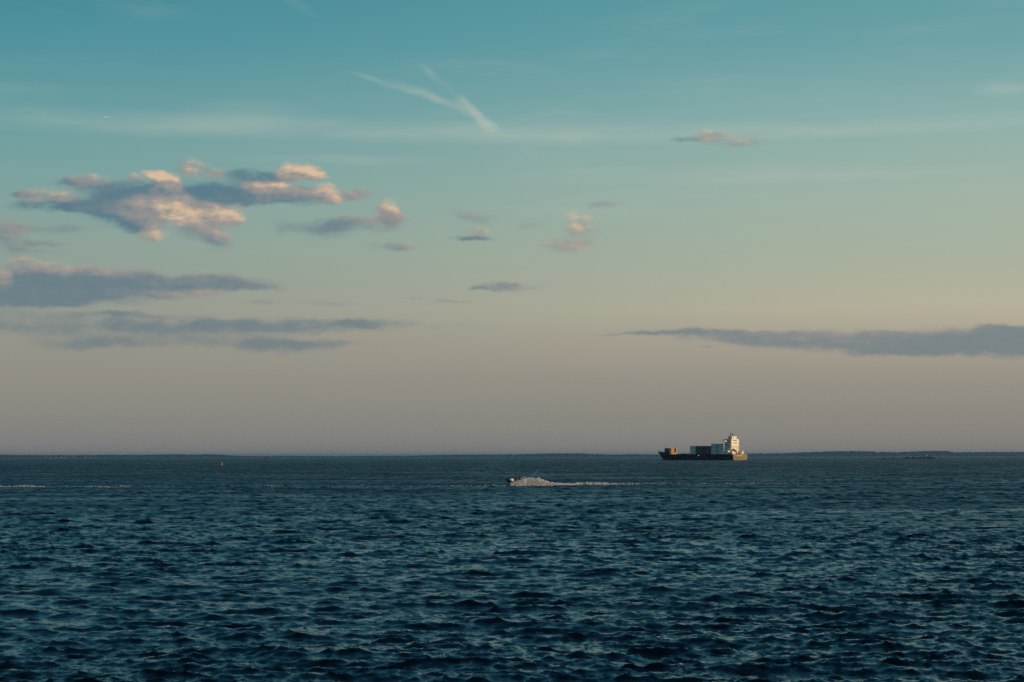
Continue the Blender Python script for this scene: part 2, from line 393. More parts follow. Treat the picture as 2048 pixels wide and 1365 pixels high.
def blobs(cent, rad, seed=0, jit=.22):
    r = np.random.default_rng(seed); n = len(cent)
    k = 1 + r.uniform(-jit, jit, (n, len(ico_v), 1))
    v = ico_v[None] * k * rad[:, None, :] + cent[:, None, :]
    f = ico_f[None] + (np.arange(n) * len(ico_v))[:, None, None]
    return v.reshape(-1, 3), f.reshape(-1, 3)
cent = []; rad = []
for row, off in enumerate((-110, -60, 0, 60)):
    for _ in range(1500):
        p = random.uniform(-400, 2450); top = shore_top(p); r_ = random.uniform(7, 14)
        zt = top * (.45, .75, 1., .97)[row] + random.gauss(0, .8)
        zc = max(zt - r_ * .6, 2)
        cent.append((at(p, 900, DS + off).x, DS + off + random.uniform(-25, 25), zc)); rad.append((r_ * 1.2, r_, min(r_ * .6, 8)))
wv_, wf_ = blobs(np.array(cent), np.array(rad), 5)
wood = link('far_woodland', mesh_np('far_woodland', wv_, wf_, mat('far_foliage', (.018, .034, .022), .9, scale=.02, var=.4), False))
tag(wood, 'long low line of dark woodland along the far shore', 'woodland', kind='stuff')

white = mat('white_wall', (.40, .39, .38), .7); roofm = mat('grey_roof', (.12, .11, .10), .8)
def house(px, wid, tall, label, group=None, off=-175, name='house'):
    b = at(px, 915, DS + off)
    e = empty(name, (b.x, b.y, 1.8), random.uniform(-.3, .3), label=label, cat='tower' if name != 'house' else 'house', group=group)
    h = tall
    MB().box(-wid / 2, wid / 2, -4, 4, 0, h).build('wall', white, e)
    if name == 'house':
        m = MB(); m.loft([[(-wid / 2 - .4, -4.6, h), (-wid / 2 - .4, 4.6, h), (-wid / 2 - .4, 0, h + 3)], [(wid / 2 + .4, -4.6, h), (wid / 2 + .4, 4.6, h), (wid / 2 + .4, 0, h + 3)]]).build('roof', roofm, e)
    return e
ORD = ['leftmost', 'second', 'third', 'fourth', 'fifth', 'sixth', 'seventh', 'eighth']
for hn, (px, wd) in enumerate(((92, 14), (101, 9), (112, 12), (123, 16), (131, 12), (149, 9), (172, 10), (180, 8))):
    house(px, wd, random.uniform(4, 6), f'tiny pale shore house at far left, {ORD[hn]}{" from left" if hn else ""} of the row below the woods', 'pale houses on the far shore')
e = house(1853, 7, 15, 'small white tower on the distant shore just above the low islet', off=-140, name='tower')
MB().tube((0, 0, 15), (0, 0, 18), 2.6, .3, 8).build('cap', roofm, e)

# ------------------------------------------------------------------ islet with shrubs
IY = 3120.0; isc = IY / FPX
xa, xb = at(1738, 918, IY).x, at(1897, 918, IY).x
nx_, ny_ = 120, 9; iv = []
for b in range(ny_):
    t = b / (ny_ - 1)
    for a in range(nx_):
        u = a / (nx_ - 1); env = math.sin(math.pi * min(1, max(0, u))) ** .5 * math.sin(math.pi * t) ** .6
        hgt = 1.35 + .6 * math.exp(-((u - .68) / .2) ** 2)
        z = -.3 + env * (hgt + .35 * math.sin(u * 37) * math.sin(u * 91 + t * 3)) + random.uniform(-.1, .1)
        iv.append((xa + (xb - xa) * u, IY - 14 + 28 * t + 4 * math.sin(u * 9), z))
i = np.arange(ny_ - 1)[:, None]; j = np.arange(nx_ - 1)[None, :]
f = np.stack([i * nx_ + j, i * nx_ + j + 1, (i + 1) * nx_ + j + 1, (i + 1) * nx_ + j], -1).reshape(-1, 4)
isl = link('islet', mesh_np('islet', np.array(iv), f, mat('islet_rock', (.018, .018, .017), .9, scale=.3, var=.4)))
tag(isl, kind='structure')
leafm = mat('shrub_leaves', (.010, .015, .009), .85, scale=1.5, var=.4); woodm = mat('shrub_wood', (.03, .022, .015), .9)
def shrub(px, wpx, hpx, label, group=None):
    b = at(px, 918, IY); wd = wpx * isc; ht = hpx * isc * 1.25
    e = empty('shrub', (b.x, IY + random.uniform(-3, 3), .5), label=label, cat='shrub', group=group)
    n = 46; c = []; r_ = []
    for _ in range(n):
        u = random.uniform(-1, 1); k = math.sqrt(max(0, 1 - u * u * .85))
        c.append((u * wd / 2, random.uniform(-1.5, 1.5), random.uniform(.25, 1) * ht * k)); s = random.uniform(.28, .55); r_.append((s * 1.3, s, s * .8))
    v, f = blobs(np.array(c), np.array(r_), int(px)); link('foliage', mesh_np('foliage', v, f, leafm, False), e)
    m = MB()
    for q in (-.25, 0, .25): m.tube((q * wd * .3, 0, -.6), (q * wd, 0, ht * .6), .12, .05, 6)
    m.build('stem', woodm, e)
shrub(1812.5, 5, 3.4, 'small dark shrub at the left of the gap on the low islet')
shrub(1817.5, 4, 2.8, 'small round dark shrub just left of the gap on the islet')
for px, wpx, hpx, od in ((1828, 7, 3.0, 'leftmost'), (1835, 7, 2.0, 'second and lowest'), (1841, 7, 2.8, 'third'), (1847, 7, 3.4, 'fourth and tallest')):
    shrub(px, wpx, hpx, f'dark shrub, {od} of the unbroken clump right of the islet gap', 'shrubs clumped on the islet')
shrub(1857, 12, 4.0, 'widest and tallest dark shrub near the right end of the islet')
shrub(1865, 8, 2.4, 'low dark shrub sloping down at the right end of the islet growth')
shrub(1768, 9, 1.2, 'very low dark scrub on the left half of the bare islet')
shrub(1785, 8, 1.2, 'low dark scrub near the middle of the bare islet bar')

# ------------------------------------------------------------------ buoy and beacon
def buoy():
    Yb = 1068.0; p = at(443.5, 931.8, Yb); e = empty('buoy', (p.x, Yb, float(sea_h(p.x, Yb)[0]) - .15), R(20), label='yellow navigation buoy with dark float on the open sea', cat='buoy')
    ym = mat('buoy_yellow', (.15, .09, .02), .5); dk = mat('buoy_dark', (.03, .025, .02), .6)
    MB().tube((0, 0, -.3), (0, 0, .3), .72, .72, 20).tube((0, 0, .3), (0, 0, .42), .72, .6, 20).build('float', dk, e)
    MB().tube((0, 0, .4), (0, 0, 2.05), .68, .42, 16).build('body', ym, e)
    for a in range(4):
        c_, s_ = math.cos(a * math.pi / 2 + .4), math.sin(a * math.pi / 2 + .4)
        MB().tube((.60 * c_, .60 * s_, .72), (.25 * c_, .25 * s_, 2.1), .035, .035, 6).build('strut', ym, e)
    MB().tube((0, 0, 1.95), (0, 0, 2.12), .25, .25, 12).build('platform', dk, e)
    MB().tube((0, 0, 2.12), (0, 0, 2.4), .12, .08, 10).build('lantern', mat('lantern_glass', (.4, .35, .2), .2), e)
buoy()
def beacon():
    Yb = 3500.0; p = at(532, 919.8, Yb); e = empty('beacon', (p.x, Yb, -.2), R(10), label='dark tall channel beacon on a broad base before the left shore', cat='beacon')
    dk = mat('beacon_dark', (.025, .02, .018), .7); rock = mat('beacon_rock', (.05, .048, .045), .9)
    MB().tube((0, 0, -1), (0, 0, .9), 2.9, 2.3, 12).build('base', rock, e)
    MB().tube((0, 0, .9), (0, 0, 5.6), 2.0, 1.25, 12).build('tower', dk, e)
    MB().tube((0, 0, 5.4), (0, 0, 5.65), 1.05, 1.05, 12).build('gallery', dk, e)
    MB().tube((0, 0, 5.65), (0, 0, 6.7), .42, .36, 10).build('lantern', dk, e)
    MB().tube((0, 0, 6.7), (0, 0, 7.9), .1, .05, 6).build('topmark', dk, e)
beacon()

# ------------------------------------------------------------------ container ship
TH = math.acos(.565); CS, SN = math.cos(TH), math.sin(TH)
BEAM = 22.5; SY = 2390.0
pc = at(1466, 921.8, SY)                                     # port corner of the transom at the waterline
hx, hy = -CS, SN                                             # heading
org = Vector((pc.x + SN * BEAM / 2, pc.y + CS * BEAM / 2, 0))
ship = empty('container_ship', org, math.pi / 2 - TH, label='black hulled container ship anchored at right with lit white deckhouse at stern', cat='ship')
def ya(px, lat=-BEAM / 2):
    """distance forward of the transom at which the fore-and-aft line 'lat' crosses photo column px"""
    d = ray(px, 905); k = d.x / d.y
    x0 = org.x + SN * lat; y0 = org.y + CS * lat
    return (k * y0 - x0) / (hx - k * hy)
def zz(py, px, lat=-BEAM / 2):
    y = ya(px, lat); yy = org.y + CS * lat + hy * y
    return at(px, py, yy).z
LBOW = ya(1315, -1.0)
print('ship length', LBOW, 'org', org, 'deck z', zz(910, 1440), 'bow z', zz(903.5, 1316))
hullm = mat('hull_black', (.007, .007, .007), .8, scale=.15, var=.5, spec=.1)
sternm = mat('stern_sunlit_tone', (.23, .19, .115), .7, scale=.3, var=.3)  # sunlight on the stern put into its colour, lighter than the hull sides
whm = mat('ship_white', (.80, .75, .64), .5, scale=.3, var=.08)
dkm = mat('ship_dark', (.03, .03, .032), .6); deckm = mat('deck_red', (.09, .03, .02), .8, scale=.3)
winm = mat('ship_glass', (.01, .012, .015), .1)
def hull_section(u):
    z_list = [-3.0, -1.2, 0, 1.5, 3.5, 5.5, None]
    zd = 7.4
    if u > .83: zd = 7.4 + 4.0 * min(1, (u - .83) / .03) * .45 + 2.0 * max(0, (u - .86) / .14) ** 1.5
    pts = []
    for z in z_list:
        z = zd if z is None else z
        zr = (z + 3) / (10.4 + 3)
        ybow = LBOW - 11.5 * (1 - min(1, max(0, (z) / 9.5))) - (2 if z < 0 else 0)
        ystern = 0.0 + (1.6 if z < 0 else 0) + (.5 if z < 1 else 0)
        y = ystern + u * (ybow - ystern)
        fb = 1.0
        e0 = .70 + .08 * zr
        if u > e0: fb = max(.012, 1 - ((u - e0) / (1 - e0)) ** (1.7 + 1.2 * zr))
        fs = 1.0
        if u < .14:
            lo = {True: .62}.get(z < -1, .84 if z < 1 else .95 if z < 3 else .99)
            fs = lo + (1 - lo) * math.sin(u / .14 * math.pi / 2)
        pts.append((BEAM / 2 * fb * fs, y, z))
    return pts
us = [0, .02, .05, .09, .14, .3, .5, .7, .74, .78, .81, .83, .845, .86, .88, .9, .92, .94, .96, .975, .99, 1.0]
secs = []
for u in us:
    p = hull_section(u)
    secs.append([(-x, y, z) for x, y, z in reversed(p)] + p)
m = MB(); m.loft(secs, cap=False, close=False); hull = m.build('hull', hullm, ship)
m = MB(); m.loft([[(-p[0], p[1], p[2] - 1.1), (p[0], p[1], p[2] - 1.1)] for p in (hull_section(u)[-1] for u in us)], cap=False, close=False); m.build('deck', deckm, ship)
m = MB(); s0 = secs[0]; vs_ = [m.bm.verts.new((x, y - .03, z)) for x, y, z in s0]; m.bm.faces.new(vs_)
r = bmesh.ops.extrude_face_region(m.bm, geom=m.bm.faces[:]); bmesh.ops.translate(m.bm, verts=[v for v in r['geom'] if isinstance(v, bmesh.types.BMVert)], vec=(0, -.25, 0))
m.build('transom', sternm, ship)['label'] = 'transom with sunlight painted in as buff'
MB().box(-5, 3.5, -.34, -.285, 5.2, 5.9).build('name_band', mat('stern_band', (.5, .42, .3), .6), ship)
MB().tube((0, LBOW - 14, -.6), (0, LBOW - 7.5, -.35), 1.5, 1.0, 14).ball((0, LBOW - 7.5, -.35), 1.05, 1.6, 1.05).build('bulbous_bow', hullm, ship, True)
# bulwark at the very bow, fittings, foremast
bz = 9.4
for x0, x1, y0, h in ((-1.2, 1.2, 7, .9), (-3.2, -1.9, 11, 1.1), (1.9, 3.2, 11, 1.1)): MB().box(x0, x1, LBOW - y0, LBOW - y0 + 1.5, bz - 1, bz + h).build('windlass', mat('fitting_buff', (.3, .26, .18), .7), ship)
fy = ya(1330, 0)
fm = MB().tube((0, fy, 8), (0, fy, zz(888, 1333, 0)), .35, .16, 8).box(-1.6, 1.6, fy - .15, fy + .15, zz(893, 1333, 0), zz(893, 1333, 0) + .3)
fm.ball((0, fy, zz(894.5, 1333, 0)), .7, .7, .6).build('foremast', mat('fitting_buff', ()), ship)
# side plating of forecastle house and hatch covers
for a, b in ((1379, 1339.5), (1449, 1378)):
    y0, y1 = ya(a), ya(b)
    if a == 1379:
        for k in range(3):
            q0 = y0 + .6 + k * (y1 - y0 - 14) / 3
            MB().box(-9.5, 9.5, q0, q0 + (y1 - y0 - 14) / 3 - .8, 6.2, 7.9 + .35 * (k % 2), .1).build('hatch_cover', dkm, ship)
    else: MB().box(-10.6, 10.6, y0, y1 - .5, 6.2, 7.02).build('hatch_base', dkm, ship)
for k in range(10):
    yk = ya(1378) + k * 1.7
    MB().tube((-9.9, yk, 6.3), (-9.9, yk, 8.3 + .3 * (k % 3)), .12, .12, 6).build('deck_post', dkm, ship)
MB().ball((-BEAM / 2 - .25, ya(1397.5), zz(911.2, 1397.5)), .3, .3, .3, 1).build('deck_lamp', mat('lamp_lit', (.8, .8, .9), .5, emit=(.85, .7, 1, 2.2)), ship)

# accommodation
Z0 = 6.3
hw = 5.8
MB().box(-BEAM / 2 + .25, BEAM / 2 - .25, 9.5, 23, Z0, 11.4).build('deckhouse', whm, ship)
MB().box(-hw - .6, hw + .6, 9.2, 22, 11.4, 17).build('lower_house', whm, ship)
upper = MB().box(-hw, hw, 8.9, 21, 17, 25.4).build('upper_house', whm, ship)
for k, (z, h) in enumerate(((14.2, .18), (17.0, .2), (19.8, .18), (22.3, .18))):
    MB().box(-hw - 1.6, -hw - .62 if z < 17 else -hw - .02, 9.6, 20.5, z, z + h).build('side_deck', whm, ship)
    m = MB()
    for q in range(7): m.tube((-hw - 1.5, 9.8 + q * 1.75, z + h), (-hw - 1.5, 9.8 + q * 1.75, z + 1.2), .05, .05, 5)
    m.tube((-hw - 1.5, 9.7, z + 1.2), (-hw - 1.5, 20.4, z + 1.2), .06, .06, 5).build('side_railing', whm, ship)
    for q in range(3):
        MB().box(-hw - (.66 if z < 17 else .06), -hw - (.6 if z < 17 else 0) + .05, 11 + q * 2.0, 12.2 + q * 2.0, z + .5, z + 2.1).build('side_window', winm, ship)
for row, z in enumerate((20.2, 23.3)):
    for q in range(4):
        x = -2.6 + row * -.5 + q * 1.55
        MB().box(x, x + .85, 8.80, 8.89, z, z + 1.15).build('window', winm, ship)
MB().box(-2.2, -1.3, 9.08, 9.19, 11.6, 14).build('door', dkm, ship)
MB().box(-BEAM / 2, -hw - .03, 15, 19, 22.4, 23.5).build('bridge_wing', whm, ship)
MB().box(hw + .03, hw + 3.4, 12, 15.5, 22.2, 23.6).build('bridge_wing', whm, ship)
MB().box(-BEAM / 2 - .1, -hw - .1, 14.8, 19.2, 24.9, 25.2).tube((-BEAM / 2 + .3, 15, 23.5), (-BEAM / 2 + .3, 15, 24.9), .12, .12, 6).tube((-BEAM / 2 + .3, 19, 23.5), (-BEAM / 2 + .3, 19, 24.9), .12, .12, 6).build('wing_canopy', dkm, ship)
MB().box(-4.4, 3.0, 9.6, 17, 25.4, 28.6).build('wheelhouse', whm, ship)
MB().box(-2.6, -1.4, 9.5, 9.59, 25.6, 27.6).build('wheelhouse_door', mat('grey_paint', (.3, .3, .3), .6), ship)
MB().box(-4.8, 3.4, 9.2, 17.4, 28.6, 28.85).build('wheelhouse_roof', whm, ship)
mast = MB().tube((-3.6, 13, 28.8), (-3.6, 13, 34.2), .32, .16, 8).tube((-6.2, 13, 31.6), (-1.4, 13, 31.6), .12, .12, 6).tube((-5.3, 13, 32.9), (-1.9, 13, 32.9), .1, .1, 6)
mast.tube((-4.6, 13, 28.8), (-3.6, 13, 31.4), .14, .14, 6).build('radar_mast', dkm, ship)
MB().box(-4.8, -2.2, 12.2, 12.6, 30.3, 30.9).tube((-.6, 12.5, 28.8), (-.6, 12.5, 30.8), .5, .4, 10).ball((-.6, 12.5, 31.2), .85, .85, .85).build('radar', dkm, ship)
MB().tube((-6.6, 11.5, 25.4), (-6.6, 11.5, 29.4), .12, .05, 6).build('antenna', dkm, ship)
# funnel to starboard
MB().box(3.3, 6.6, 11, 15.5, 11.4, 17.0, .3).build('funnel_casing', whm, ship)
# gantry over the poop
gm = mat('gantry_buff', (.35, .28, .17), .6)
MB().box(-11, 5.2, 2.85, 3.15, 16.7, 17.05).build('gantry_beam', gm, ship)
for x in (4.9, 7.4): MB().box(x, x + .45, 2.8, 3.2, 6.3, 17.0 if x < 6 else 18).build('gantry_post', gm, ship)
MB().box(-10.9, -10.5, 2.8, 3.2, 6.3, 16.7).build('gantry_post', gm, ship)
MB().box(6.8, 9.8, 4, 8, Z0, 11.5, .3).build('poop_locker', whm, ship)
MB().box(-10.2, -6.4, 2.2, 8.4, Z0, 10.2, .3).build('poop_locker', whm, ship)
MB().box(3.4, 6.2, 1.5, 6, Z0, 9.6, .2).build('winch_house', whm, ship)
# free-fall lifeboat on its ramp
lb = mat('lifeboat_red', (.20, .045, .02), .5)
A = Vector((-4.3, 8.3, 13.6)); B = Vector((-4.3, .6, 9.6)); dv = B - A; secs = []
for t_, r_ in ((0, .25), (.06, .8), (.2, 1.15), (.55, 1.2), (.8, .95), (.94, .5), (1, .12)):
    c = A + dv * t_; q = dv.to_track_quat('Z', 'Y')
    secs.append([tuple(c + q @ Vector((math.cos(a * math.pi / 6) * r_, math.sin(a * math.pi / 6) * r_, 0))) for a in range(12)])
MB().loft(secs).build('lifeboat', lb, ship, True)
MB().tube((-5.2, 8.6, 12.3), (-5.2, -.4, 7.7), .16, .16, 6).tube((-3.4, 8.6, 12.3), (-3.4, -.4, 7.7), .16, .16, 6).tube((-5.2, 8.4, 6.3), (-5.2, 8.4, 12.3), .14, .14, 6).tube((-3.4, 8.4, 6.3), (-3.4, 8.4, 12.3), .14, .14, 6).build('lifeboat_ramp', dkm, ship)
# stern railing
m = MB()
for k in range(16): m.tube((-10.8 + k * 1.44, .2, 7.3), (-10.8 + k * 1.44, .2, 8.5), .05, .05, 5)
for z in (7.9, 8.5): m.tube((-10.9, .2, z), (10.9, .2, z), .05, .05, 5)
m.build('stern_railing', gm, ship)

# containers: things of their own, standing on the ship
rot = math.pi / 2 - TH
def cont_mesh(L_, m):
    b = MB(); w_, h_ = 2.40, 2.57
    b.box(-w_ / 2 + .04, w_ / 2 - .04, .06, L_ - .06, .05, h_ - .05)
    for x in (-w_ / 2, w_ / 2 - .14):
        for y in (0, L_ - .14): b.box(x, x + .14, y, y + .14, 0, h_)
    for x in (-w_ / 2, w_ / 2 - .1):
        for z in (0.01, h_ - .13): b.box(x + .005, x + .095, .14, L_ - .14, z, z + .12)
    for x in (-.7, -.25, .25, .7): b.tube((x, .02, .1), (x, .02, h_ - .1), .025, .025, 4)
    o = b.build('tmp', m); me = o.data; bpy.data.objects.remove(o); return me
cm = {'blue-grey': mat('container_blue', (.56, .62, .63), .6, scale=.5, var=.15), 'maroon': mat('container_maroon', (.045, .012, .012), .6, scale=.5, var=.3),
      'tan': mat('container_tan', (.38, .25, .10), .6, scale=.4, var=.25), 'dark red': mat('container_darkred', (.10, .02, .012), .6), 'slate blue': mat('container_slate', (.45, .52, .55), .6, scale=.5, var=.2), 'brown': mat('container_brown', (.06, .02, .015), .6, scale=.5, var=.3)}
ordn = ['bottom', 'second', 'third', 'fourth', 'fifth']
cache = {}
def container(colr, lat, y0, L_, z, label, group, fwd=0):
    key = (colr, round(L_, 2))
    if key not in cache: cache[key] = cont_mesh(L_, cm[colr])
    o = link('shipping_container', cache[key])
    o.location = org + Vector((SN * lat + hx * (y0 + fwd), CS * lat + hy * (y0 + fwd), z)); o.rotation_euler = (0, 0, rot)
    tag(o, label, 'container', group)
LC = 12.19
def stack(pxl, pxr, tiers, cols, desc, nrow, z0, group):
    y0, y1 = ya(pxr), ya(pxl); L_ = y1 - y0 - .15
    for t_ in range(tiers):
        c_ = cols[t_ % len(cols)]
        nm = 'topmost' if t_ == tiers - 1 else ordn[t_] + (' from the deck' if t_ else '')
        for q in range(nrow):
            lat = -BEAM / 2 + .9 + 1.22 + q * 2.48
            if q == 0: lb_ = f'{c_} container, {nm} in the {desc}'; g_ = group
            else: lb_ = f'{c_} container, {["bottom","second","third","fourth","top"][t_]} tier, {["","next to the outer row","furthest in"][q]}, {desc}'; g_ = group
            container(c_, lat, y0, L_, z0 + t_ * 2.6, lb_, g_)
stack(1378.8, 1390, 4, ['blue-grey'], 'foremost pale stack amidships', 2, 7.05, 'containers in the foremost pale stack')
stack(1390.3, 1402, 4, ['maroon'], 'shorter dark stack amidships', 2, 7.05, 'containers in the left dark stack')
stack(1402.3, 1416.4, 4, ['maroon', 'brown'], 'longer dark stack amidships', 3, 7.05, 'containers in the longer dark stack')
stack(1421, 1430.6, 5, ['blue-grey', 'slate blue'], 'first tall pale stack', 2, 7.05, 'containers in the left tall pale stack')
stack(1435, 1446.3, 5, ['slate blue', 'blue-grey'], 'tall pale stack nearest the deckhouse', 2, 7.05, 'containers in the right tall pale stack')
yb0 = ya(1339.5, -6.2); L_ = ya(1329, -6.2) - yb0 - .1
for row in range(5):
    lat = -6.2 + 1.24 + row * 2.48
    for t_ in range(3):
        c_ = 'tan' if row else 'maroon'
        nm = ('bottom', 'middle', 'top')[t_]
        if row == 0: continue
        cc_ = 'dark red' if (row == 3 and t_ > 0) else 'tan'
        container(cc_, lat, yb0, L_, 7.3 + t_ * 2.6, f'{cc_} container, {nm} tier, {["outermost","second","third","fourth","fifth"][row]} column of the bow stack', 'containers stacked near the bow', fwd=1.6 if cc_ == 'dark red' else 0)
    if row == 0:
        for t_ in range(3):
            nm = ('bottom', 'middle', 'top')[t_]
            container('maroon', lat, yb0 + .25, L_ - .25, 7.3 + t_ * 2.6, f'maroon shipping container in the {nm} tier on the port side of the bow stack', 'containers stacked near the bow')
MB().box(-7, 7, yb0 - .3, yb0 + L_ + .5, 6.3, 7.27).build('bow_hatch', dkm, ship)

# ------------------------------------------------------------------ personal watercraft and riders
JY = 4.6 * FPX / (971.3 - 914.0)
jp = at(1033, 971.3, JY)
jz = float(sea_h(jp.x, JY)[0])
ski = empty('jet_ski', (jp.x, JY, jz - .02), 0, label='dark and white jet ski racing left with bow raised in spray', cat='jet ski')
ski.rotation_euler = (0, R(13), R(4))           # bow points to -X and lifts
blk = mat('ski_black', (.012, .013, .015), .3); crm = mat('ski_cream', (.75, .70, .60), .35); gry = mat('ski_grey', (.12, .12, .13), .5)
LEN = 3.4
def sx(s): return 1.35 - s                      # s: metres forward of the stern
secs = []
for s, hb, zk, zt in ((0, .48, .0, .36), (.5, .56, -.02, .40), (1.3, .60, -.02, .44), (2.0, .56, .02, .50), (2.6, .44, .12, .56), (3.0, .28, .26, .60), (3.3, .10, .42, .62), (3.4, .03, .52, .62)):
    x = sx(s); secs.append([(x, -hb, zt), (x, -hb * .95, zk + (zt - zk) * .45), (x, -hb * .45, zk + .06), (x, 0, zk), (x, hb * .45, zk + .06), (x, hb * .95, zk + (zt - zk) * .45), (x, hb, zt)])
MB().loft(secs).build('hull', blk, ski, True)
secs = []
for s, hb, z0, z1 in ((1.85, .34, .46, .82), (2.05, .40, .48, .98), (2.3, .42, .52, .98), (2.62, .36, .55, .88)):
    x = sx(s); secs.append([(x, -hb, z0), (x, -hb * .8, z0 + (z1 - z0) * .7), (x, -hb * .3, z1), (x, hb * .3, z1), (x, hb * .8, z0 + (z1 - z0) * .7), (x, hb, z0)])
MB().loft(secs).build('cowl', crm, ski, True)
secs = []
for s, hb, z0, z1 in ((2.63, .36, .55, .88), (2.8, .31, .57, .81), (3.05, .22, .60, .72), (3.3, .06, .62, .66)):
    x = sx(s); secs.append([(x, -hb, z0), (x, -hb * .8, z0 + (z1 - z0) * .7), (x, -hb * .3, z1), (x, hb * .3, z1), (x, hb * .8, z0 + (z1 - z0) * .7), (x, hb, z0)])
MB().loft(secs).build('hood', blk, ski, True)
secs = []
for s, hb, z1 in ((.15, .20, .66), (.4, .24, .82), (.9, .23, .82), (1.3, .19, .76), (1.8, .15, .84)):
    x = sx(s); secs.append([(x, -hb * 1.2, .42), (x, -hb, z1 - .06), (x, -hb * .4, z1), (x, hb * .4, z1), (x, hb, z1 - .06), (x, hb * 1.2, .42)])
MB().loft(secs).build('seat', gry, ski, True)
MB().tube((sx(1.95), 0, .92), (sx(1.85), 0, 1.12), .05, .05, 8).tube((sx(1.85), -.36, 1.14), (sx(1.85), .36, 1.14), .025, .025, 8).build('handlebar', blk, ski)
for s_ in (-1, 1):
    MB().tube((sx(1.85), s_ * .30, 1.14), (sx(1.85), s_ * .42, 1.14), .035, .035, 8).build('grip', blk, ski)
    MB().box(sx(2.45), sx(2.28), s_ * .40 - .08, s_ * .40 + .08, .92, 1.04, .02).build('mirror', blk, ski)
secs = [[(sx(2.15), -.26, .96), (sx(2.0), 0, 1.20), (sx(2.15), .26, .96)], [(sx(2.55), -.22, .88), (sx(2.45), 0, 1.0), (sx(2.55), .22, .88)]]
MB().loft(secs).build('windshield', blk, ski)
MB().box(sx(0) - .02, sx(0) + .35, -.42, .42, .18, .30, .03).build('boarding_step', gry, ski)

def person(label, joints, edges, radii, shirt, loc, group=None, head=None, vest_spec=None):
    root = empty('person', loc, 0, label=label, cat='person')
    root.rotation_euler = (0, 0, R(4))
    me = bpy.data.meshes.new('body'); me.from_pydata([tuple(j) for j in joints], edges, []); o = link('body_tmp', me)
    md = o.modifiers.new('skin', 'SKIN'); sv = me.skin_vertices[0].data
    for k, r_ in enumerate(radii): sv[k].radius = (r_, r_)
    sv[0].use_root = True
    o.modifiers.new('sub', 'SUBSURF').levels = 1
    dg = bpy.context.evaluated_depsgraph_get(); me2 = bpy.data.meshes.new_from_object(o.evaluated_get(dg)); bpy.data.objects.remove(o)
    me2.materials.clear(); me2.materials.append(shirt)
    for p in me2.polygons: p.use_smooth = True
    link('body', me2, root)
    h = Vector(head)
    hm = MB().ball(h, .095, .075, .12).ball(h + Vector((-.1, 0, -.01)), .022, .015, .025, 1)
    for s_ in (-1, 1): hm.ball(h + Vector((.0, s_ * .075, 0)), .02, .012, .03, 1)
    hm.build('head', mat('skin', (.06, .032, .02), .6), root, True)
    MB().ball(h + Vector((.02, 0, .03)), .10, .088, .112).build('hair', mat('dark_hair', (.01, .008, .007), .8), root, True)
    a, b = vest_spec
    a = Vector(a); b = Vector(b); secs = []
    for t_, wx, wy in ((0, .13, .18), (.3, .15, .20), (.8, .16, .21), (1, .11, .16)):
        c = a.lerp(b, t_); secs.append([(c.x + wx * math.cos(k * math.pi / 5), c.y + wy * math.sin(k * math.pi / 5), c.z) for k in range(10)])
    MB().loft(secs).build('life_vest', mat('vest_dark', (.02, .012, .012), .7), root, True)
def seated(sx_, lean, zs, reach, hz):
    # x forward = -X ; returns joints in world-aligned axes around the hip
    hip = Vector((sx_, 0, zs)); chest = hip + Vector((-lean, 0, .36)); neck = hip + Vector((-lean * 1.35, 0, .52)); headb = hip + Vector((-lean * 1.5, 0, .60))
    J = [hip, hip + Vector((-lean * .5, 0, .18)), chest, neck, headb]; Rr = [.15, .13, .16, .07, .06]; E = [(0, 1), (1, 2), (2, 3), (3, 4)]
    for s in (-1, 1):
        n = len(J)
        sh = chest + Vector((-.02, s * .19, .07)); el = sh + Vector((-reach * .45, s * .06, -.24)); ha = Vector((sx_ - reach - lean, s * .24, hz)); ft = ha + Vector((-.07, -s * .01, -.01))
        J += [sh, el, ha, ft]; Rr += [.07, .05, .035, .04]; E += [(2, n), (n, n + 1), (n + 1, n + 2), (n + 2, n + 3)]
        n = len(J); kn = hip + Vector((-.42, s * .34, .02)); an = hip + Vector((-.30, s * .42, -.42)); to = an + Vector((-.2, 0, -.03))
        J += [hip + Vector((-.02, s * .11, -.02)), kn, an, to]; Rr += [.12, .075, .05, .045]; E += [(0, n), (n, n + 1), (n + 1, n + 2), (n + 2, n + 3)]
    return J, E, Rr, headb + Vector((-.02, 0, .12)), (hip + Vector((-lean * .3, 0, .1)), chest + Vector((-lean * .1, 0, .1)))
rid = mat('wetsuit_black', (.012, .012, .013), .6); brn = mat('brown_clothes', (.035, .022, .016), .7)
base_z = jz - .02
# front rider upright, rear rider leaning forward and holding on
for sxx, lean, zs, reach, hz, shirt, lab in ((.02, .06, 1.0, .52, 1.30, rid, 'front rider in dark clothing steering the jet ski, seated upright'),
                                             (.62, .12, .92, .42, 1.14, brn, 'rear rider in brownish clothing seated behind, holding on to the driver')):
    J, E, Rr, hd, vst = seated(sxx, lean, zs, reach, hz)
    person(lab, J, E, Rr, shirt, (jp.x, JY, base_z), head=hd, vest_spec=vst)

